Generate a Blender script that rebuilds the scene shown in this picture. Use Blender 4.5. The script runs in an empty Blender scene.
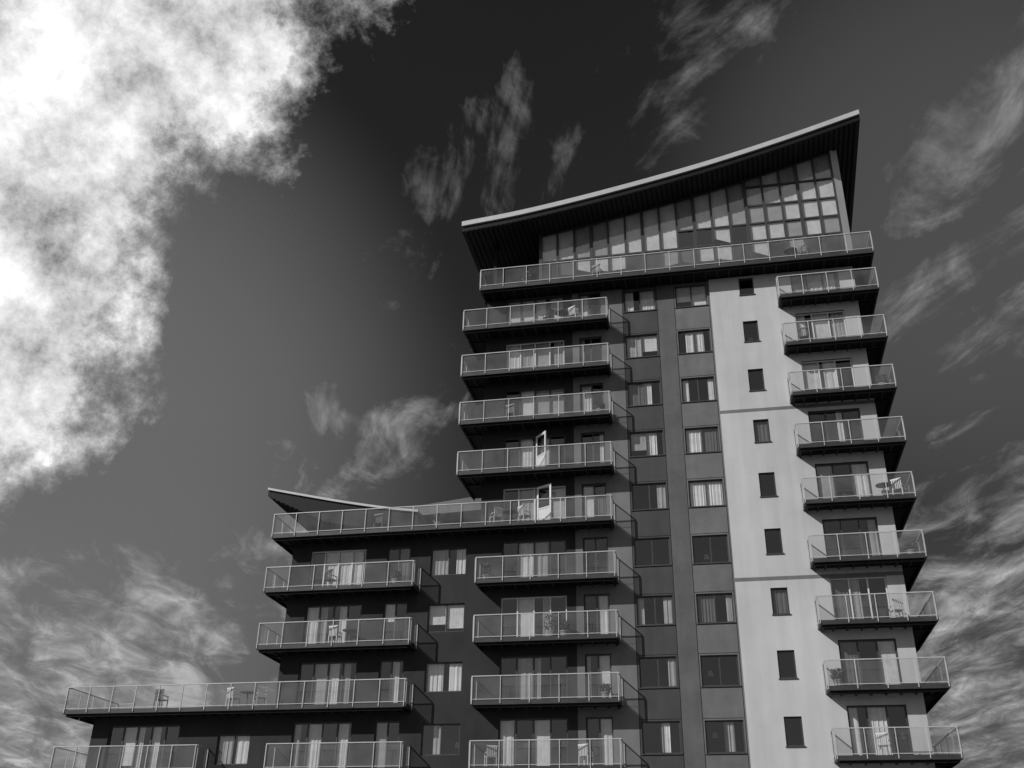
import bpy, math, random
from mathutils import Matrix, Vector
random.seed(7)
sc = bpy.context.scene

# ------------------------------------------------------------------ materials
def new_mat(name):
    m = bpy.data.materials.new(name); m.use_nodes = True
    nt = m.node_tree; nt.nodes.clear()
    out = nt.nodes.new("ShaderNodeOutputMaterial")
    return m, nt, out

def surf(name, col, rough=0.7, var=0.12, scale=1.5, bump=0.15, bscale=40, metal=0.0, streak=0.0, spec=0.4):
    m, nt, out = new_mat(name)
    N, Lk = nt.nodes.new, nt.links.new
    b = N("ShaderNodeBsdfPrincipled")
    b.inputs["Roughness"].default_value = rough
    b.inputs["Metallic"].default_value = metal
    b.inputs["Specular IOR Level"].default_value = spec
    tc = N("ShaderNodeTexCoord")
    n1 = N("ShaderNodeTexNoise"); n1.inputs["Scale"].default_value = scale; n1.inputs["Detail"].default_value = 4
    n1.inputs["Roughness"].default_value = 0.65
    Lk(tc.outputs["Object"], n1.inputs["Vector"])
    mr = N("ShaderNodeMapRange"); mr.inputs[1].default_value = 0.3; mr.inputs[2].default_value = 0.7
    mr.inputs[3].default_value = col*(1-var); mr.inputs[4].default_value = col*(1+var)
    Lk(n1.outputs["Fac"], mr.inputs[0])
    last = mr.outputs[0]
    if streak > 0:
        mp = N("ShaderNodeMapping"); mp.inputs["Scale"].default_value = (1.6, 1.6, 0.14)
        Lk(tc.outputs["Object"], mp.inputs[0])
        n2 = N("ShaderNodeTexNoise"); n2.inputs["Scale"].default_value = 1.3; n2.inputs["Detail"].default_value = 3
        Lk(mp.outputs[0], n2.inputs["Vector"])
        m2 = N("ShaderNodeMapRange"); m2.inputs[1].default_value = 0.3; m2.inputs[2].default_value = 0.7
        m2.inputs[3].default_value = 1-streak; m2.inputs[4].default_value = 1.0
        Lk(n2.outputs["Fac"], m2.inputs[0])
        mm = N("ShaderNodeMath"); mm.operation = 'MULTIPLY'
        Lk(last, mm.inputs[0]); Lk(m2.outputs[0], mm.inputs[1]); last = mm.outputs[0]
    cc = N("ShaderNodeCombineColor")
    for i in range(3): Lk(last, cc.inputs[i])
    Lk(cc.outputs[0], b.inputs["Base Color"])
    if bump > 0:
        n3 = N("ShaderNodeTexNoise"); n3.inputs["Scale"].default_value = bscale; n3.inputs["Detail"].default_value = 1
        Lk(tc.outputs["Object"], n3.inputs["Vector"])
        bp = N("ShaderNodeBump"); bp.inputs["Strength"].default_value = bump; bp.inputs["Distance"].default_value = 0.02
        Lk(n3.outputs["Fac"], bp.inputs["Height"]); Lk(bp.outputs[0], b.inputs["Normal"])
    Lk(b.outputs[0], out.inputs[0])
    return m

def glassmat(name, haze, refl_min, tint=.92, hcol=0.75):
    m, nt, out = new_mat(name)
    N, Lk = nt.nodes.new, nt.links.new
    tr = N("ShaderNodeBsdfTransparent"); tr.inputs[0].default_value = (tint, tint, tint, 1)
    gl = N("ShaderNodeBsdfGlossy"); gl.inputs["Roughness"].default_value = 0.02; gl.inputs[0].default_value = (1, 1, 1, 1)
    last = tr.outputs[0]
    if haze > 0:
        df = N("ShaderNodeBsdfDiffuse"); df.inputs[0].default_value = (hcol, hcol, hcol, 1)
        tc = N("ShaderNodeTexCoord"); n = N("ShaderNodeTexNoise"); n.inputs["Scale"].default_value = 0.9; n.inputs["Detail"].default_value = 2
        Lk(tc.outputs["Object"], n.inputs["Vector"])
        mr = N("ShaderNodeMapRange"); mr.inputs[1].default_value = 0.3; mr.inputs[2].default_value = 0.7
        mr.inputs[3].default_value = haze*0.35; mr.inputs[4].default_value = haze*1.6
        Lk(n.outputs["Fac"], mr.inputs[0])
        m1 = N("ShaderNodeMixShader"); Lk(mr.outputs[0], m1.inputs[0]); Lk(tr.outputs[0], m1.inputs[1]); Lk(df.outputs[0], m1.inputs[2])
        last = m1.outputs[0]
    # two-sided Schlick reflectance for a thin pane
    lw = N("ShaderNodeLayerWeight"); lw.inputs[0].default_value = .5
    pw = N("ShaderNodeMath"); pw.operation = 'POWER'; pw.inputs[1].default_value = 5; Lk(lw.outputs["Facing"], pw.inputs[0])
    mx = N("ShaderNodeMath"); mx.operation = 'MULTIPLY_ADD'; mx.inputs[1].default_value = .9; mx.inputs[2].default_value = refl_min
    Lk(pw.outputs[0], mx.inputs[0])
    m2 = N("ShaderNodeMixShader"); Lk(mx.outputs[0], m2.inputs[0]); Lk(last, m2.inputs[1]); Lk(gl.outputs[0], m2.inputs[2])
    Lk(m2.outputs[0], out.inputs[0])
    return m

M = {
 'render_light': surf("render_light", 0.46, 0.85, 0.12, 0.2, 0.2, 30, streak=0.13),
 'render_mid':   surf("render_mid", 0.15, 0.85, 0.16, 0.4, 0.2, 30, streak=0.18),
 'render_dark':  surf("render_dark", 0.030, 0.8, 0.25, 0.5, 0.2, 30, streak=0.2, spec=.2),
 'panel_dark':   surf("panel_dark", 0.046, 0.6, 0.2, 0.9, 0, streak=0.2, spec=.3),
 'panel_strip':  surf("panel_strip", 0.095, 0.6, 0.2, 0.7, 0, streak=0.2, spec=.3),
 'panel_mid':    surf("panel_mid", 0.12, 0.6, 0.18, 0.9, 0, streak=0.18),
 'groove':       surf("groove", 0.12, 0.8, 0.1, bump=0),
 'frame':        surf("frame", 0.04, 0.45, 0.1, bump=0),
 'frame_white':  surf("frame_white", 0.6, 0.4, 0.05, bump=0),
 'reveal':       surf("reveal", 0.08, 0.8, 0.1, bump=0),
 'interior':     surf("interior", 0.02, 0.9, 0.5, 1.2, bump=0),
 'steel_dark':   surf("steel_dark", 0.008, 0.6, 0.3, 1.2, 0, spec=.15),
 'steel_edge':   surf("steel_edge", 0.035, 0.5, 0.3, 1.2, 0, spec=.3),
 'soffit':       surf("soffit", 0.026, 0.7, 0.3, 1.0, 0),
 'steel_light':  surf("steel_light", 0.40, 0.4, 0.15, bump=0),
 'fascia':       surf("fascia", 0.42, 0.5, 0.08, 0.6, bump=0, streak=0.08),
 'roofing':      surf("roofing", 0.2, 0.7, 0.15, bump=0),
 'glass_rail':   glassmat("glass_rail", 0.045, 0.06, .86),
 'glass_win':    glassmat("glass_win", 0, 0.08, .86),
 'glass_pent':   glassmat("glass_pent", 0, 0.14, .84),
}
def curtain_mat(name, col):
    return surf(name, col, 0.9, 0.15, 2.0, bump=0, streak=.1)
CM = [curtain_mat("blind_white", 0.66), curtain_mat("curtain_pale", 0.36), curtain_mat("curtain_grey", 0.12)]
M['c0'], M['c1'], M['c2'] = CM

# ------------------------------------------------------------------ mesh accumulators
class Acc:
    def __init__(s, name): s.name=name; s.v=[]; s.f=[]; s.m=[]; s.mats=[]
    def mi(s, mat):
        if mat not in s.mats: s.mats.append(mat)
        return s.mats.index(mat)
    def poly(s, pts, mat):
        n=len(s.v); s.v += [tuple(p) for p in pts]; s.f.append(tuple(range(n,n+len(pts)))); s.m.append(s.mi(mat))
    def box(s, a0,a1,b0,b1,c0,c1, mat, P=None):
        pts=[(a0,b0,c0),(a1,b0,c0),(a1,b1,c0),(a0,b1,c0),(a0,b0,c1),(a1,b0,c1),(a1,b1,c1),(a0,b1,c1)]
        s.hexa(pts,mat,P)
    def hexa(s,pts,mat,P=None):
        if P: pts=[P(*p) for p in pts]
        n=len(s.v); s.v+=pts; k=s.mi(mat)
        for f in ((0,3,2,1),(4,5,6,7),(0,1,5,4),(1,2,6,5),(2,3,7,6),(3,0,4,7)):
            s.f.append(tuple(n+i for i in f)); s.m.append(k)
    def build(s, parent=None):
        me=bpy.data.meshes.new(s.name); me.from_pydata(s.v,[],s.f)
        for k in s.mats: me.materials.append(M[k] if isinstance(k,str) else k)
        me.polygons.foreach_set("material_index", s.m); me.update()
        o=bpy.data.objects.new(s.name, me); bpy.context.collection.objects.link(o)
        if parent: o.parent=parent
        return o
def empty(name, loc=(0,0,0), rot=0):
    o=bpy.data.objects.new(name,None); o.location=loc; o.rotation_euler=(0,0,rot); bpy.context.collection.objects.link(o); return o

YB=-1.5            # balcony front plane
YA=-0.4            # main wall plane
YL=-0.52           # light rendered bay, slightly proud
bld=empty("apartment_building")
walls=Acc("walls"); frames=Acc("window_frames"); panes=Acc("window_glass"); rooms=Acc("window_interiors")
blinds=Acc("curtains_and_blinds"); slabs=Acc("balcony_slabs"); rails=Acc("balcony_railings"); rglass=Acc("balcony_glass")

def Pfront(Y): return lambda a,d,z:(a, Y+d, z)
def Pright(X): return lambda a,d,z:(X-d, a, z)
def Pleft(X):  return lambda a,d,z:(X+d, a, z)

REV=0.10
def curtain(P,x0,x1,z0,z1,mat,d=0.22,amp=0.018,per=0.16):
    per=random.uniform(.13,.3)
    n=max(2,int((x1-x0)/0.05)); ph=random.random()*6
    pr=None
    for i in range(n+1):
        x=x0+(x1-x0)*i/n; dd=d+amp*(math.sin(2*math.pi*x/per+ph)+.6*math.sin(2*math.pi*x/(per*.57)+2*ph))
        if pr: blinds.poly([P(pr[0],pr[1],z0),P(x,dd,z0),P(x,dd,z1),P(pr[0],pr[1],z1)],mat)
        pr=(x,dd)

def window(P,x0,x1,z0,z1,n=2,spec=None,fr='frame',fw=0.055):
    rooms.poly([P(x0-.3,1.3,z0),P(x1+.3,1.3,z0),P(x1+.3,1.3,z1),P(x0-.3,1.3,z1)],'interior')
    rooms.poly([P(x0,REV+.06,z0),P(x0-.3,1.3,z0),P(x0-.3,1.3,z1),P(x0,REV+.06,z1)],'interior')
    rooms.poly([P(x1,REV+.06,z0),P(x1+.3,1.3,z0),P(x1+.3,1.3,z1),P(x1,REV+.06,z1)],'interior')
    rooms.poly([P(x0,REV+.06,z1),P(x1,REV+.06,z1),P(x1+.3,1.3,z1),P(x0-.3,1.3,z1)],'interior')
    rooms.poly([P(x0,REV+.06,z0),P(x1,REV+.06,z0),P(x1+.3,1.3,z0),P(x0-.3,1.3,z0)],'interior')
    f0,f1=REV,REV+0.06
    frames.box(x0,x1,f0,f1,z0,z0+fw,fr,P); frames.box(x0,x1,f0,f1,z1-fw,z1,fr,P)
    for i in range(n+1):
        c=x0+(x1-x0)*i/n
        a=c-fw/2; b=c+fw/2
        if i==0: a,b=x0,x0+fw
        if i==n: a,b=x1-fw,x1
        frames.box(a,b,f0+.002,f1+.004,z0+fw,z1-fw,fr,P)
    for i in range(n):
        a=x0+(x1-x0)*i/n+fw/2; b=x0+(x1-x0)*(i+1)/n-fw/2
        t=[random.uniform(-.012,.012) for _ in range(2)]
        d=REV+.03
        panes.poly([P(a,d+t[0],z0+fw),P(b,d-t[0],z0+fw),P(b,d-t[0]+t[1],z1-fw),P(a,d+t[0]+t[1],z1-fw)],'glass_win')
        s=(spec[i] if spec and i<len(spec) else random.choice("Ww.C.cG"))
        H=z1-z0; W=b-a
        if s=='W':
            g=random.choice([0,0,.12,.25,.4])*W; mt=random.choice(['c0','c0','c1'])
            q=random.random()
            if q<.35: curtain(P,a+g,b,z0,z1,mt)
            elif q<.7: curtain(P,a,b-g,z0,z1,mt)
            else:   # roller blind, part lowered
                curtain(P,a,b,z0+H*random.choice([0,.15,.3]),z1,mt,amp=.002)
        elif s=='w': curtain(P,a,b,z1-H*random.uniform(.35,.75),z1,'c0',amp=.003)
        elif s=='C': curtain(P,b-W*random.uniform(.35,.6),b,z0,z1,random.choice(['c0','c1']))
        elif s=='c': curtain(P,a,a+W*random.uniform(.35,.6),z0,z1,random.choice(['c0','c1']))
        elif s=='G': curtain(P,a,b,z0,z1,'c2')
        elif s=='.' and random.random()<.35:   # something standing inside: lamp shade or picture on the back wall
            cx_=random.uniform(a+.1*W,b-.3*W); cz_=z0+H*random.uniform(.3,.6)
            rooms.poly([P(cx_,.9,cz_),P(cx_+.28,.9,cz_),P(cx_+.22,.9,cz_+.25),P(cx_+.06,.9,cz_+.25)],'c1')
    
def wall(P,x0,x1,z0,z1,openings,matf,extra_x=(),extra_z=()):
    xs=sorted(set([x0,x1]+[o[0] for o in openings]+[o[1] for o in openings]+[e for e in extra_x if x0<e<x1]))
    zs=sorted(set([z0,z1]+[o[2] for o in openings]+[o[3] for o in openings]+[e for e in extra_z if z0<e<z1]))
    for i in range(len(xs)-1):
        for j in range(len(zs)-1):
            cx=(xs[i]+xs[i+1])/2; cz=(zs[j]+zs[j+1])/2
            if any(o[0]<cx<o[1] and o[2]<cz<o[3] for o in openings): continue
            walls.poly([P(xs[i],0,zs[j]),P(xs[i+1],0,zs[j]),P(xs[i+1],0,zs[j+1]),P(xs[i],0,zs[j+1])],matf(cx,cz))
    for (a,b,c,d) in openings:
        r='reveal'; k=REV+.06
        walls.poly([P(a,0,c),P(b,0,c),P(b,k,c),P(a,k,c)],r); walls.poly([P(a,0,d),P(b,0,d),P(b,k,d),P(a,k,d)],r)
        walls.poly([P(a,0,c),P(a,0,d),P(a,k,d),P(a,k,c)],r); walls.poly([P(b,0,c),P(b,0,d),P(b,k,d),P(b,k,c)],r)

def zs_(k): return 6.92+2.762*(k+1)     # underside of slab k
def zr_(k): return 7.20+2.762*(k+1)     # right column slabs

# ------------------------------------------------------------------ front wall
KS=range(-2,8)
ops=[]; jobs=[]
def addw(x0,x1,z0,z1,n,spec=None,fr='frame',fw=.055):
    ops.append((x0,x1,z0,z1)); jobs.append((x0,x1,z0,z1,n,spec,fr,fw))
c1s={7:"WW",6:"WW",5:"Gc",4:"WW",3:".C",2:"..",1:"cC",0:".C",-1:".c",-2:".."}
c2s={7:"wW",6:"CW",5:"cC",4:"WG",3:"WW",2:"..",1:"GC",0:"..",-1:".c",-2:"w."}
for k in KS:
    b=7.80+2.78*(k+1)
    addw(-3.71,-2.05,b,b+1.34,2,c1s[k])
    addw(-0.99,0.64,b,b+1.34,2,c2s[k])
lsp={7:"WWWW",6:"WWWW",5:".WWW",4:".WW.",3:".W.W",2:".WW.",1:".WC.",0:".Wc.",-1:"W.W.",-2:"WW.."}
DW=dict(fr='frame_white',fw=.06)
DD=dict(fr='frame',fw=.07)
for k in KS:
    t=zs_(k)+0.33
    addw(-10.1,-6.95,t,t+2.12,4,lsp[k],**(DW if k in (6,3,1) else DD))
    addw(-6.15,-4.95,t+0.02,t+2.12,2,{7:"W.",6:"c.",5:"W.",4:".C",3:"WG",2:"..",1:".W",0:"cW"}.get(k),**DD)
for k in range(-2,3):
    b=zs_(k)+0.92
    addw(-13.66,-11.86,b,b+1.36,2,{2:"WC",1:"WW",0:"WW",-1:"C.",-2:"WW"}[k])
    t=zs_(k)+0.33
    addw(-19.9,-17.0,t,t+2.12,4,{2:".WWW",1:"WcW.",0:".WWc",-1:"cW.W",-2:"W..W"}[k],**(DW if k==2 else DD))
    addw(-15.9,-14.7,t,t+2.12,2,{2:".G",1:"w.",0:".W",-1:"W.",-2:"W."}[k],**DD)
for k in (-1,-2):
    b=zs_(k)+0.62
    addw(-23.6,-21.95,b,b+1.34,2,"WW")
    t=zs_(k)+.33
    addw(-29.3,-25.6,t,t+2.12,5,".WcW.",**DD)
addw(-6.5,-4.9,0.1,2.6,2,".."); addw(-19,-16,0.1,2.6,3,"..."); addw(-29,-26,0.1,2.6,3,"..."); addw(-2.6,-0.4,0.1,2.6,2,"..")
def matA(x,z):
    if x<-11.2: return 'render_dark'
    if -3.80<x<-1.97 and z>3: return 'panel_dark'
    if -1.97<x<-1.07 and z>3: return 'panel_strip'
    if -1.07<x<0.72 and z>3: return 'panel_mid'
    return 'render_mid' if x>-6.5 else 'render_dark'
PF=Pfront(YA)
ztop=31.5
def sub(x0,x1,z0,z1): return [o for o in ops if x0<=o[0] and o[1]<=x1 and z0<=o[2] and o[3]<=z1]
wall(PF,-11.2,0.8,0,ztop,sub(-11.2,.8,0,40),matA,(-3.8,-1.97,-1.07,.72,-6.5),(3,))
wall(PF,-20.9,-11.2,0,zs_(3)+.25,sub(-20.9,-11.2,0,40),matA)
wall(PF,-30.2,-20.9,0,zs_(0)+.25,sub(-30.2,-20.9,0,40),matA)
for j in jobs: window(PF,j[0],j[1],j[2],j[3],j[4],j[5],j[6],j[7])
# light bay
jobs=[];ops=[]
for k in KS:
    c=8.62+2.793*(k+1)
    addw(2.33,3.07,c-.6,c+(.6 if k<7 else .42),1,"G" if k in (4,1) else ".")
    t=zr_(k)+0.30
    addw(4.95,7.35,t,t+(2.12 if k<7 else 1.75),3,{7:"WWW",6:"WWW",5:"WW.",4:".C.",3:"W.W",2:"..C",1:"Gc.",0:"G.W",-1:"cW.",-2:".W."}[k],**(DW if k in (6,5,1) else DD))
addw(4.6,7.0,0.1,2.6,3,"...")
bands=[(23.62,23.80),(15.15,15.33)]
def matL(x,z):
    for a,b in bands:
        if a<z<b: return 'render_mid'
    return 'render_light'
PL=Pfront(YL)
wall(PL,0.8,8.1,0,ztop,ops,matL,(),[v for b in bands for v in b])
for j in jobs: window(PL,j[0],j[1],j[2],j[3],j[4],j[5],j[6],j[7])
walls.poly([(0.8,YA,0),(0.8,YL,0),(0.8,YL,ztop),(0.8,YA,ztop)],'render_light')
for k in KS:
    b=7.80+2.78*(k+1)
    for (a,c) in ((-3.75,-2.01),(-1.03,.68)): frames.box(a,c,-.05,.10,b-.05,b-.003,'frame',PF)
    c=8.62+2.793*(k+1); frames.box(2.29,3.11,-.05,.1,c-.65,c-.603,'frame',PL)
for k in KS:
    b=7.80+2.78*(k+1)
    for z in (b-.08,b+1.42):
        for (a,c) in ((-3.79,-1.98),(-1.06,.72)): frames.box(a,c,-.006,.02,z-.01,z+.01,'steel_dark',PF)
for x in (-3.8,-1.97,-1.07,.72): frames.box(x-.012,x+.012,-.008,.02,3,31.4,'steel_dark',PF)
for k in KS:
    z=zs_(k)+.1
    frames.box(-4.48,-3.82,-.012,.02,z-.012,z+.012,'groove',PF)
BK=13.5
def side(P,y0,y1,z0,z1,mat,winy,ks,zf):
    o=[]
    for k in ks:
        for (a,b) in winy:
            t=zf(k)+2.3
            if t<z1-.05: o.append((a,b,zf(k)+.33,t))
    wall(P,y0,y1,z0,z1,o,lambda x,z:mat)
    for q in o: window(P,q[0],q[1],q[2],q[3],2)
side(Pright(8.1),YL,BK,0,ztop,'render_light',[(0.6,2.4),(8.5,10.0)],KS,zr_)
side(Pleft(-11.2),YA,BK,zs_(3),ztop,'render_mid',[(0.3,1.6),(7.5,9.0)],range(3,8),zs_)
side(Pleft(-20.9),YA,BK,zs_(0),zs_(3)+.25,'render_dark',[(0.3,1.8),(7.5,9.0)],range(0,3),zs_)
side(Pleft(-30.2),YA,BK,0,zs_(0)+.25,'render_dark',[(1.5,3.0),(7.5,9.0)],(-2,-1),zs_)
for (a,b,t) in ((-11.2,8.1,ztop),(-20.9,-11.2,zs_(3)+.25),(-30.2,-20.9,zs_(0)+.25)):
    walls.poly([(a,BK,0),(b,BK,0),(b,BK,t),(a,BK,t)],'render_mid')
    walls.poly([(a,YA,t-.01),(b,YA,t-.01),(b,BK,t-.01),(a,BK,t-.01)],'roofing')

# ------------------------------------------------------------------ balconies
def rail_run(p0,p1,z,h=1.1,step=1.25):
    (x0,y0),(x1,y1)=p0,p1
    L=math.hypot(x1-x0,y1-y0); ux,uy=(x1-x0)/L,(y1-y0)/L
    P=lambda a,d,zz:(x0+ux*a-uy*d, y0+uy*a+ux*d, zz)
    n=max(1,round(L/step))
    rails.box(0,L,-.028,.028,z+h-.04,z+h,'steel_light',P)
    rails.box(0,L,-.02,.02,z+.06,z+.09,'steel_light',P)
    for i in range(n+1):
        a=min(max(L*i/n,.03),L-.03)
        rails.box(a-.018,a+.018,-.05,-.005,z-.12,z+h-.041,'steel_light',P)
    for i in range(n):
        a=L*i/n+.05; b=L*(i+1)/n-.05; t=random.uniform(-.006,.006); t2=random.uniform(-.006,.006)
        rglass.poly([P(a,.025+t,z+.11),P(b,.025-t,z+.11),P(b,.025-t+t2,z+h-.06),P(a,.025+t+t2,z+h-.06)],'glass_rail')
def slab_box(x0,x1,y0,y1,zb,zt):
    # thin edge channel on top, recessed darker carrier frame underneath
    slabs.box(x0,x1,y0,y1,zb+.12,zt,'steel_dark')
    slabs.box(x0-.012,x1+.012,y0-.012,y0+.08,zb+.11,zt+.02,'steel_edge')
    slabs.box(x0-.014,x0+.08,y0+.081,y1,zb+.112,zt+.018,'steel_edge')
    slabs.box(x1-.08,x1+.014,y0+.081,y1,zb+.112,zt+.018,'steel_edge')
    slabs.box(x0+.1,x1-.1,y0+.1,y0+.16,zb+.0,zb+.119,'steel_dark')
    slabs.box(x0+.1,x0+.16,y0+.161,y1-.01,zb+.001,zb+.118,'steel_dark')
    slabs.box(x1-.16,x1-.1,y0+.161,y1-.01,zb+.001,zb+.118,'steel_dark')
    n=int((x1-x0)/.6)
    for i in range(1,n):
        x=x0+(x1-x0)*i/n
        slabs.box(x-.03,x+.03,y0+.162,y1-.01,zb+.03,zb+.119,'soffit')
def balcony(x0,x1,zb,yw,wrapR=0,wrapL=0,cornR=None,cornL=None,t=.28,endL=True,endR=True):
    zt=zb+t
    slab_box(x0,x1,YB,yw-.003,zb,zt)
    rail_run((x0,YB),(x1,YB),zt)
    if wrapR:
        ye=YB+wrapR
        slab_box(cornR+.003,x1-.001,yw,ye,zb+.003,zt-.003)
        rail_run((x1,YB+.06),(x1,ye),zt); rail_run((x1,ye),(cornR+.05,ye),zt)
    elif endR: rail_run((x1,YB+.06),(x1,yw),zt)
    if wrapL:
        ye=YB+wrapL
        slab_box(x0+.001,cornL-.003,yw,ye,zb+.003,zt-.003)
        rail_run((x0,ye),(x0,YB+.06),zt); rail_run((cornL-.05,ye),(x0,ye),zt)
    elif endL: rail_run((x0,yw),(x0,YB+.06),zt)
for k in KS:
    balcony(4.2,9.02,zr_(k),YL,wrapR=5.6,cornR=8.1)
    if k>=4: balcony(-12.22,-4.52,zs_(k),YA,wrapL=3.3,cornL=-11.2)
    elif k<3: balcony(-11.12,-4.52,zs_(k),YA)
balcony(-21.65,-4.6,zs_(3),YA,wrapL=4.5,cornL=-20.9)
for k in (2,1): balcony(-21.7,-14.15,zs_(k),YA,wrapL=4.5,cornL=-20.9)
balcony(-31.2,-14.2,zs_(0)-.02,YA,wrapL=4.5,cornL=-30.2)
for k in (-1,-2):
    balcony(-20.6,-14.2,zs_(k),YA); balcony(-31.3,-24.0,zs_(k),YA,wrapL=3.5,cornL=-30.2)
balcony(-11.36,9.08,31.46,YA,t=.32,endL=False,endR=False)
slabs.box(-11.36,9.08,YA,BK,31.502,31.775,'steel_dark')
rail_run((9.08,YB+.06),(9.08,8),31.78); rail_run((-11.36,6),(-11.36,YB+.06),31.78)

# ------------------------------------------------------------------ main roof
def lerp_curve(pts,x):
    n=len(pts)
    for i in range(n-1):
        if pts[i][0]<=x<=pts[i+1][0] or i==n-2:
            p0=pts[max(i-1,0)];p1=pts[i];p2=pts[i+1];p3=pts[min(i+2,n-1)]
            h=p2[0]-p1[0]; t=(x-p1[0])/h
            m1=(p2[1]-p0[1])/(p2[0]-p0[0])*h; m2=(p3[1]-p1[1])/(p3[0]-p1[0])*h
            return (2*t**3-3*t*t+1)*p1[1]+(t**3-2*t*t+t)*m1+(-2*t**3+3*t*t)*p2[1]+(t**3-t*t)*m2
RC=[(-12.55,36.30),(-9.2,36.65),(-4.7,37.38),(0.8,38.5),(5.28,39.65),(9.6,40.93)]
roof=Acc("roof"); soff=Acc("roof_soffit")
def make_roof(C,yf,yb,thick,lip,flare=0.5,n=64):
    if not callable(thick):
        tv=thick; thick=lambda x:tv
    x0,x1=C[0][0],C[-1][0]
    X=[x0+(x1-x0)*i/n for i in range(n+1)]
    Z=[lerp_curve(C,x) for x in X]; T=[thick(x) for x in X]
    def bx(x): return x+flare*max(0,(x-x0)/(x1-x0))
    for i in range(n):
        a,b=X[i],X[i+1]; za,zb=Z[i],Z[i+1]; ta,tb=T[i],T[i+1]
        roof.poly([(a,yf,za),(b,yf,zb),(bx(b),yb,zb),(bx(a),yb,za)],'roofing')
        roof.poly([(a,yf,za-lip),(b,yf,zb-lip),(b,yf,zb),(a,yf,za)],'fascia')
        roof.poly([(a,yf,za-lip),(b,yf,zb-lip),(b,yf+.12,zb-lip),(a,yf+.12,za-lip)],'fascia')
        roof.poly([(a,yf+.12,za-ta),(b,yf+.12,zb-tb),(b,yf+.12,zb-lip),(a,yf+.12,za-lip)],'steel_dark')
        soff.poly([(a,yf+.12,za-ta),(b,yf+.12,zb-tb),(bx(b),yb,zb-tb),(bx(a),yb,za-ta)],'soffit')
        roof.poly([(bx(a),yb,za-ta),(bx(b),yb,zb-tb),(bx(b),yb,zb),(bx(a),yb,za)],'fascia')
    for x,z,xb,s,t in ((x0,Z[0],bx(x0),-1,T[0]),(x1,Z[-1],bx(x1),1,T[-1])):
        roof.poly([(x,yf,z-lip),(xb,yb,z-lip),(xb,yb,z),(x,yf,z)],'fascia')
        roof.poly([(x,yf,z-lip),(xb,yb,z-lip),(xb-s*.1,yb,z-lip),(x-s*.1,yf,z-lip)],'fascia')
        roof.poly([(x-s*.1,yf+.12,z-t),(xb-s*.1,yb,z-t),(xb-s*.1,yb,z-lip),(x-s*.1,yf+.12,z-lip)],'steel_dark')
    m=int((x1-x0)/.28)
    for i in range(1,m):
        x=x0+(x1-x0)*i/m; z=lerp_curve(C,x)-thick(x)
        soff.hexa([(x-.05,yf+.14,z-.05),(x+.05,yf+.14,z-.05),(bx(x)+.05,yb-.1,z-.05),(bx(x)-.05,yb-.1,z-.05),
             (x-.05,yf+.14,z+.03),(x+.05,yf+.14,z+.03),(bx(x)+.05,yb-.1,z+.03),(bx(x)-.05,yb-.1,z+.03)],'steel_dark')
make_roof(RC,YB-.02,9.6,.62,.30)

# penthouse glazing
pent=Acc("penthouse_glazing")
YG=0.3; GX0,GX1=-8.35,8.0; zd=31.78
def soz(x): return lerp_curve(RC,x)-.62
ng=17; PG=Pfront(YG)
for i in range(ng+1):
    x=GX0+(GX1-GX0)*i/ng
    w=.055 if i%3 else .09
    pent.box(x-w,x+w,0,.12,zd,soz(x)-.01,'frame',PG)
trans=[33.1,34.25]
for i in range(ng):
    a=GX0+(GX1-GX0)*i/ng; b=GX0+(GX1-GX0)*(i+1)/ng
    top=min(soz(a),soz(b))
    tr=[t for t in trans]
    pent.poly([PG(a,.02,soz(a)-.18),PG(b,.02,soz(b)-.18),PG(b,.02,soz(b)),PG(a,.02,soz(a))],'frame')
    if i>=12: tr+= [35.4,36.6,37.9]
    elif i>=8: tr+=[35.4]
    tr=[t for t in tr if t<top-.5]
    for t in tr: pent.box(a+.05,b-.05,.01,.11,t-.05,t+.05,'frame',PG)
    lv=[zd]+tr+[None]
    for j in range(len(lv)-1):
        z0=lv[j]; z1=lv[j+1]
        t=[random.uniform(-.02,.02) for _ in range(2)]
        za=z1 if z1 else soz(a)-.1; zb=z1 if z1 else soz(b)-.1
        panes.poly([PG(a,.06+t[0],z0),PG(b,.06-t[0],z0),PG(b,.06-t[0]+t[1],zb),PG(a,.06+t[0]+t[1],za)],'glass_pent')
        r=random.random()
        if z1 is None or (i>=12 and j>=2):
            mt='c0' if r<.6 else ('c1' if r<.92 else 'c2')
            blinds.poly([PG(a+.03,.13,z0),PG(b-.03,.13,z0),PG(b-.03,.13,zb),PG(a+.03,.13,za)],mt)
        elif r<.55:
            blinds.poly([PG(a+.03,.13,z0+(.6*random.random() if j else 0)),PG(b-.03,.13,z0+.3*random.random()),PG(b-.03,.13,zb),PG(a+.03,.13,za)],'c0' if r<.25 else ('c1' if r<.42 else 'c2'))
pent.poly([(GX1+.05,YG,zd),(GX1+.45,YG+.2,zd),(GX1+.45,YG+.2,soz(GX1+.45)),(GX1+.05,YG,soz(GX1+.05))],'render_light')
pent.poly([(GX1+.45,YG+.2,zd),(GX1+.45,9,zd),(GX1+.45,9,soz(GX1+.45)),(GX1+.45,YG+.2,soz(GX1+.45))],'panel_mid')
pent.poly([(GX0,YG+.1,zd),(GX0,9,zd),(GX0,9,soz(GX0)),(GX0,YG+.1,soz(GX0))],'panel_dark')
pent.poly([(GX0,9,zd),(GX1+.45,9,zd),(GX1+.45,9,soz(GX1)),(GX0,9,soz(GX0))],'panel_dark')
pent.poly([(GX0,2.2,zd),(GX1+.4,2.2,zd),(GX1+.4,2.2,soz(GX1)),(GX0,2.2,soz(GX0))],'interior')
pent.poly([(-11.1,6,zd),(GX0,6,zd),(GX0,6,soz(GX0)),(-11.1,6,soz(-11.1))],'panel_dark')
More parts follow.
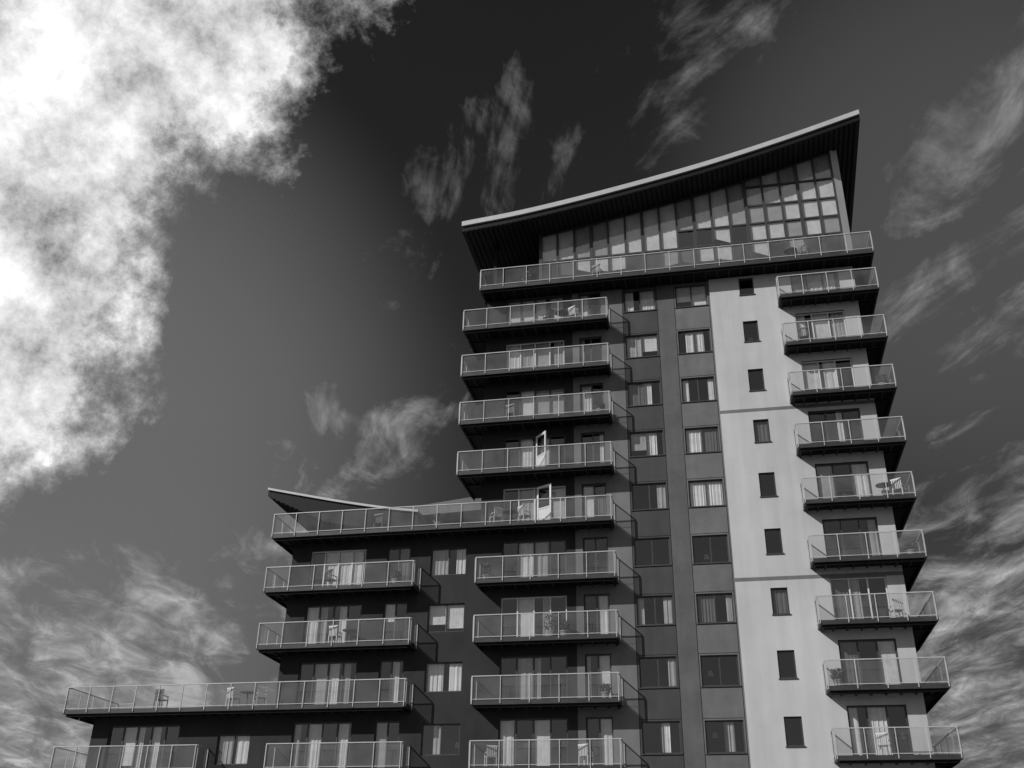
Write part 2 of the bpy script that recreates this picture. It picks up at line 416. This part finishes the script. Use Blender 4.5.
pent.box(-11.05,-10.85,YG,YG+.2,zd,soz(-11)-.01,'steel_dark')

# ------------------------------------------------------------------ left block penthouse: angled dark roof, pale lean-to roof behind
zl=zs_(3)+.28
RL=[(-23.9,22.30),(-22.0,21.85),(-19.5,21.28),(-17.0,20.78),(-15.2,20.5)]
thl=lambda x:.45+.85*max(0,min(1,(x+23.9)/3.5))
make_roof(RL,2.0,9.5,thl,.12,flare=0,n=40)
pale=Acc("lean_to_roof")
x0,x1=-18.4,-11.25
pale.hexa([(x0,2.7,20.3),(x1,2.7,20.6),(x1,9.3,20.6),(x0,9.3,20.3),(x0,2.7,20.66),(x1,2.7,21.45),(x1,9.3,21.45),(x0,9.3,20.66)],'render_mid')
PW=Pfront(3.6); x0=-20.4
pent.poly([PW(x0,.3,zl),PW(-11.22,.3,zl),PW(-11.22,.3,20.4),PW(x0,.3,20.4)],'panel_dark')
for i in range(10):
    a=x0+.1+i*.9
    pent.box(a,a+.07,.1,.2,zl,20.2,'frame_white',PW)
    panes.poly([PW(a+.07,.15,zl),PW(a+.9,.15,zl),PW(a+.9,.15,20.2),PW(a+.07,.15,20.2)],'glass_win')
    if i%3!=1: blinds.poly([PW(a+.1,.22,zl),PW(a+.85,.22,zl),PW(a+.85,.22,20.2),PW(a+.1,.22,20.2)],'c1')
pent.poly([(x0,3.7,zl),(x0,9,zl),(x0,9,20.4),(x0,3.7,20.4)],'panel_dark')

# open white balcony doors
dr=Acc("open_balcony_doors")
for (x,z,ang) in ((-8.4,zs_(4)+.34,48),(-8.35,zs_(3)+.34,30)):
    c,s=math.cos(math.radians(ang)),math.sin(math.radians(ang))
    P=lambda a,d,zz,x=x,c=c,s=s:(x+a*c-d*s, YA-.02-a*s-d*c, zz)
    W=.9;H=2.05
    dr.box(0,.1,0,.05,z,z+H,'frame_white',P);dr.box(W-.1,W,0,.05,z,z+H,'frame_white',P)
    dr.box(.1,W-.1,.001,.049,z,z+.14,'frame_white',P);dr.box(.1,W-.1,.001,.049,z+H-.12,z+H,'frame_white',P)
    dr.box(.1,W-.1,.001,.049,z+.85,z+.92,'frame_white',P)
    dr.box(.1,W-.1,.02,.03,z+.14,z+.85,'frame_white',P)
    panes.poly([P(.1,.025,z+.92),P(W-.1,.025,z+.92),P(W-.1,.025,z+H-.1),P(.1,.025,z+H-.1)],'glass_win')
for a in (walls,frames,panes,rooms,blinds,slabs,rails,rglass,roof,soff,pent,dr,pale): a.build(bld)

# ------------------------------------------------------------------ balcony furniture
M['chair_white']=surf("chair_white",.6,.5,.05,bump=0); M['chair_dark']=surf("chair_dark",.06,.5,.05,bump=0)
M['pot']=surf("pot",.25,.8,.1,bump=0); M['leaf']=surf("leaf",.09,.6,.4,8,bump=0)
def chair(x,y,z,rot,mat='chair_white'):
    e=empty("garden_chair",(x,y,z),rot)
    a=Acc("seat_and_legs")
    for sx in (-.22,.22):
        for sy in (-.2,.2): a.box(sx-.02,sx+.02,sy-.02,sy+.02,0,.44,mat)
        a.box(sx-.02,sx+.02,-.22,.2,.62,.65,mat); a.box(sx-.018,sx+.018,-.2,-.17,.44,.62,mat)
    for i in range(5): a.box(-.24,.24,-.22+i*.09,-.15+i*.09,.44,.465,mat)
    a.build(e)
    b=Acc("backrest")
    for i in range(6): b.box(-.22+i*.08,-.18+i*.08,.2,.23,.46,.9,mat)
    b.box(-.25,.25,.198,.235,.86,.93,mat); b.build(e)
def table(x,y,z,mat='chair_dark'):
    e=empty("garden_table",(x,y,z)); a=Acc("table_top"); n=20
    for zz in (.7,.73): a.poly([(.35*math.cos(6.283*i/n),.35*math.sin(6.283*i/n),zz) for i in range(n)],mat)
    for i in range(n):
        t0,t1=6.283*i/n,6.283*(i+1)/n
        a.poly([(.35*math.cos(t),.35*math.sin(t),h) for t,h in ((t0,.7),(t1,.7),(t1,.73),(t0,.73))],mat)
    a.build(e); b=Acc("pedestal"); b.box(-.025,.025,-.025,.025,.02,.7,mat); b.box(-.22,.22,-.03,.03,0,.03,mat); b.box(-.03,.03,-.22,.22,0,.028,mat); b.build(e)
def plant(x,y,z,h=.9,r=.3):
    e=empty("potted_plant",(x,y,z)); a=Acc("pot"); n=14
    for (r0,z0,r1,z1) in ((.13,0,.19,.3),(.21,.3,.21,.35)):
        for i in range(n):
            t0,t1=6.283*i/n,6.283*(i+1)/n
            a.poly([(r0*math.cos(t0),r0*math.sin(t0),z0),(r0*math.cos(t1),r0*math.sin(t1),z0),(r1*math.cos(t1),r1*math.sin(t1),z1),(r1*math.cos(t0),r1*math.sin(t0),z1)],'pot')
    a.build(e); b=Acc("foliage")
    for i in range(260):
        u=random.random(); th=random.random()*6.283; rr=r*math.sqrt(random.random())*(1-.5*abs(u-.5))
        c=Vector((rr*math.cos(th),rr*math.sin(th),.35+u*(h-.35)))
        d=Vector((random.uniform(-1,1),random.uniform(-1,1),random.uniform(-.3,1))).normalized()*.09
        q=d.cross(Vector((random.random(),random.random(),random.random()))).normalized()*.025
        b.poly([c-d,c+q,c+d,c-q],'leaf')
    b.build(e)
yy=-.95
f=lambda k:zs_(k)+.285
chair(-6.3,yy,f(7),2.6); table(-7.0,yy,f(7)); chair(-7.7,yy,f(7),-2.2,'chair_dark')
chair(-9.6,yy,f(5),2.9,'chair_dark'); plant(-5.1,yy,f(5),.7)
chair(-8.9,yy,f(3),2.4); table(-9.6,yy,f(3)); chair(-10.3,yy,f(3),-2.4); plant(-13.2,yy,f(3),.8); chair(-16.2,yy,f(3),3.0,'chair_dark')
plant(-10.7,yy,f(2),.9,.22); plant(-7.6,yy,f(1),1.15,.36); plant(-7.0,yy,f(1),.8,.25)
chair(-22.8,yy,f(0),2.7); table(-22.1,yy,f(0)); chair(-21.4,yy,f(0),-2.5); chair(-26.5,yy,f(0),3.0,'chair_dark')
chair(-6.1,yy,f(-1),2.7); chair(-10.3,yy,f(-1),-2.7); plant(-5.2,yy,f(0),.7)
chair(-18.0,yy,f(1),2.9); table(-17.3,yy,f(1)); plant(-15.2,yy,f(2),.8); chair(-18.5,yy,f(2),2.8,'chair_dark')
g=lambda k:zr_(k)+.285
chair(8.45,yy,g(3),2.6); table(7.8,yy,g(3)); plant(8.5,yy,g(5),.8); chair(7.5,yy,g(1),-2.8); plant(4.7,yy,g(0),.8); chair(6.2,yy,g(-1),2.8); chair(5.2,yy,g(6),3.0,'chair_dark'); plant(8.5,yy,g(2),.6)
chair(5.8,yy,31.79,2.6,'chair_dark'); table(5.1,yy,31.79); chair(-5,yy,31.79,2.8,'chair_dark'); plant(-8.9,yy,31.79,1.0,.3)

# ------------------------------------------------------------------ ground
M['asphalt']=surf("asphalt",.05,.9,.2,.4,.3,60); M['paving']=surf("paving",.22,.9,.15,.8,.2,30); M['grass']=surf("grass",.07,.95,.3,.5,.4,50)
M['paint']=surf("road_paint",.7,.7,.1)
a=Acc("ground"); a.poly([(-2500,-2500,0),(2500,-2500,0),(2500,2500,0),(-2500,2500,0)],'grass'); a.build()
a=Acc("pavement"); a.box(-45,25,-16,-.7,-.2,.12,'paving'); a.build()
a=Acc("road"); a.poly([(-400,-32,.004),(400,-32,.004),(400,-16.02,.004),(-400,-16.02,.004)],'asphalt'); a.build()
a=Acc("road_marking")
for i in range(-40,40): a.poly([(i*6,-24.08,.008),(i*6+3,-24.08,.008),(i*6+3,-23.92,.008),(i*6,-23.92,.008)],'paint')
a.build()

# ------------------------------------------------------------------ light
SAZ=math.radians(44); SEL=math.radians(32)
sd=Vector((-math.sin(SAZ)*math.cos(SEL),-math.cos(SAZ)*math.cos(SEL),math.sin(SEL)))
sl=bpy.data.lights.new("sun","SUN"); sl.energy=3.7; sl.angle=math.radians(.5); sl.color=(1,1,1)
so=bpy.data.objects.new("sun",sl); so.rotation_euler=sd.to_track_quat('Z','Y').to_euler(); bpy.context.collection.objects.link(so)

# ------------------------------------------------------------------ world
w=bpy.data.worlds.new("World"); sc.world=w; w.use_nodes=True
nt=w.node_tree; nt.nodes.clear(); N=nt.nodes.new; Lk=nt.links.new
def val(x,inp):
    if isinstance(x,(int,float)): inp.default_value=x
    else: Lk(x,inp)
def mth(op,a,b=0.0,c=0.0,clamp=False):
    n=N("ShaderNodeMath"); n.operation=op; n.use_clamp=clamp
    val(a,n.inputs[0]); val(b,n.inputs[1]); val(c,n.inputs[2]); return n.outputs[0]
tc=N("ShaderNodeTexCoord"); D=tc.outputs["Generated"]
sx=N("ShaderNodeSeparateXYZ"); Lk(D,sx.inputs[0])
zc=mth('MAXIMUM',sx.outputs[2],.04)
zc=mth('ADD',zc,.12)
cv=N("ShaderNodeCombineXYZ"); Lk(mth('DIVIDE',sx.outputs[0],zc),cv.inputs[0]); Lk(mth('DIVIDE',sx.outputs[1],zc),cv.inputs[1])
U=cv.outputs[0]
def noise(vec,scale,detail=7,rough=.6,dist=0.0,rot=0,sc_=(1,1,1),loc=(0,0,0)):
    m0=N("ShaderNodeMapping"); m0.inputs["Rotation"].default_value=(0,0,rot); m0.inputs["Location"].default_value=loc; Lk(vec,m0.inputs[0])
    mp=N("ShaderNodeMapping"); mp.inputs["Scale"].default_value=sc_; Lk(m0.outputs[0],mp.inputs[0])
    n=N("ShaderNodeTexNoise"); n.inputs["Scale"].default_value=scale; n.inputs["Detail"].default_value=detail
    n.inputs["Roughness"].default_value=rough; n.inputs["Distortion"].default_value=dist
    Lk(mp.outputs[0],n.inputs["Vector"]); return n.outputs["Fac"]
def dot(d):
    n=N("ShaderNodeVectorMath"); n.operation='DOT_PRODUCT'; Lk(D,n.inputs[0]); v=Vector(d).normalized(); n.inputs[1].default_value=v; return n.outputs["Value"]
def blob(d,deg,wt=1.0):
    c=math.cos(math.radians(deg))
    n=N("ShaderNodeMapRange"); n.interpolation_type='SMOOTHSTEP'
    Lk(dot(d),n.inputs[0]); n.inputs[1].default_value=c; n.inputs[2].default_value=1.0; n.inputs[3].default_value=0; n.inputs[4].default_value=wt
    return n.outputs[0]
def addl(l):
    r=l[0]
    for x in l[1:]: r=mth('ADD',r,x)
    return r
# big bright cloud bank: one side of a great circle, limited in extent
n1=noise(D,4.6,6,.60,.3,loc=(.9,.3,.6))
n2=noise(D,12,6,.70,0,loc=(3,1,2))
half=mth('MULTIPLY',mth('ADD',dot((-.575,-.722,.385)),.012),5.0)
half=mth('ADD',half,blob((-.62,.68,.40),12,.42))
lim=mth('MULTIPLY',mth('SUBTRACT',dot((-.64,.38,.667)),.84),7.0)
big=mth('MINIMUM',half,lim)
big=mth('ADD',big,mth('MULTIPLY',mth('SUBTRACT',n1,.5),.9))
big=mth('ADD',big,mth('MULTIPLY',mth('SUBTRACT',n2,.5),1.1))
bd=mth('MULTIPLY',mth('ADD',big,.14),2.6,clamp=True)
bd=mth('POWER',bd,1.25)
bcol=mth('ADD',.22,mth('MULTIPLY',mth('ADD',mth('MULTIPLY',big,.42),mth('SUBTRACT',mth('MULTIPLY',n2,3.0),1.02)),.78,clamp=True))
# wisps : drawn out along one wind direction
A=math.radians(-120)
wn=noise(U,1.9,6,.62,.8,rot=A,sc_=(1,2.6,1),loc=(.3,1.4,0))
wn2=noise(U,5.0,6,.66,.6,rot=math.radians(-100),sc_=(1,1.6,1),loc=(5,2,0))
wmask=addl([blob((-.202,.755,.624),8,.11),blob((-.284,.822,.493),8,.07),blob((-.575,.805,.10),14,.25),blob((.24,.950,.18),11,.20),
            blob((.20,.711,.670),20,.09),blob((.27,.875,.40),16,.09),blob((-.071,.717,.693),8,.05),
            blob((-.434,.856,.25),9,.08),blob((-.339,.873,.35),9,.11)])
wf=mth('ADD',mth('MULTIPLY',wn,.6),mth('MULTIPLY',wn2,.4))
wd=mth('MULTIPLY',mth('ADD',mth('SUBTRACT',wf,.625),wmask),4.4,clamp=True)
wd=mth('POWER',wd,1.35)
wcol=mth('MULTIPLY',mth('ADD',.1,mth('MULTIPLY',wn2,1.7)),4.0)
# clear sky seen through a red filter = red channel of the physical sky
sky=N("ShaderNodeTexSky"); sky.sky_type='NISHITA'; sky.sun_disc=False; sky.sun_elevation=SEL; sky.sun_rotation=math.radians(224)
sp=N("ShaderNodeSeparateColor"); Lk(sky.outputs[0],sp.inputs[0])
base=mth('MULTIPLY',sp.outputs[0],.29)
zf=N("ShaderNodeMapRange"); Lk(sx.outputs[2],zf.inputs[0]); zf.inputs[1].default_value=.15; zf.inputs[2].default_value=.78; zf.inputs[3].default_value=.85; zf.inputs[4].default_value=.7
base=mth('MULTIPLY',base,zf.outputs[0])
base=mth('MULTIPLY',base,mth('ADD',.5,mth('MULTIPLY',noise(U,.9,2,.5),1.0)))
base=mth('ADD',base,blob((-.58,.71,.38),24,1.1))
base=mth('ADD',base,blob((.25,.78,.56),18,.5))
base=mth('ADD',base,blob((-.2,-.85,.5),80,3.0))     # added glow behind the viewer, round the sun, for facade fill and window reflections
c=mth('ADD',mth('MULTIPLY',base,mth('SUBTRACT',1.0,wd)),mth('MULTIPLY',wd,wcol))
c=mth('ADD',mth('MULTIPLY',c,mth('SUBTRACT',1.0,bd)),mth('MULTIPLY',mth('MULTIPLY',bd,bcol),9.5))
cc=N("ShaderNodeCombineColor")
for i in range(3): Lk(c,cc.inputs[i])
bg=N("ShaderNodeBackground"); Lk(cc.outputs[0],bg.inputs[0]); bg.inputs[1].default_value=.1
wo=N("ShaderNodeOutputWorld"); Lk(bg.outputs[0],wo.inputs[0])
try: w.cycles.sampling_method='NONE'
except Exception: pass

# ------------------------------------------------------------------ camera
p=math.radians(27.4);roll=math.radians(.96);al=math.radians(11.8)
h=Vector((-math.sin(al),math.cos(al),0)); r=Vector((math.cos(al),math.sin(al),0)); zv=Vector((0,0,1))
F=h*math.cos(p)+zv*math.sin(p); Uu=-h*math.sin(p)+zv*math.cos(p)
cx=r*math.cos(roll)+Uu*math.sin(roll); cy=-r*math.sin(roll)+Uu*math.cos(roll)
cam=bpy.data.cameras.new("camera"); cam.lens=35.93; cam.sensor_width=36; cam.clip_end=6000; cam.clip_start=.1
co=bpy.data.objects.new("camera",cam)
m=Matrix((( cx.x,cy.x,-F.x,0),(cx.y,cy.y,-F.y,-47),(cx.z,cy.z,-F.z,1.6),(0,0,0,1)))
co.matrix_world=m; bpy.context.collection.objects.link(co); sc.camera=co
sc.view_settings.view_transform='Standard'; sc.view_settings.look='None'; sc.view_settings.exposure=0
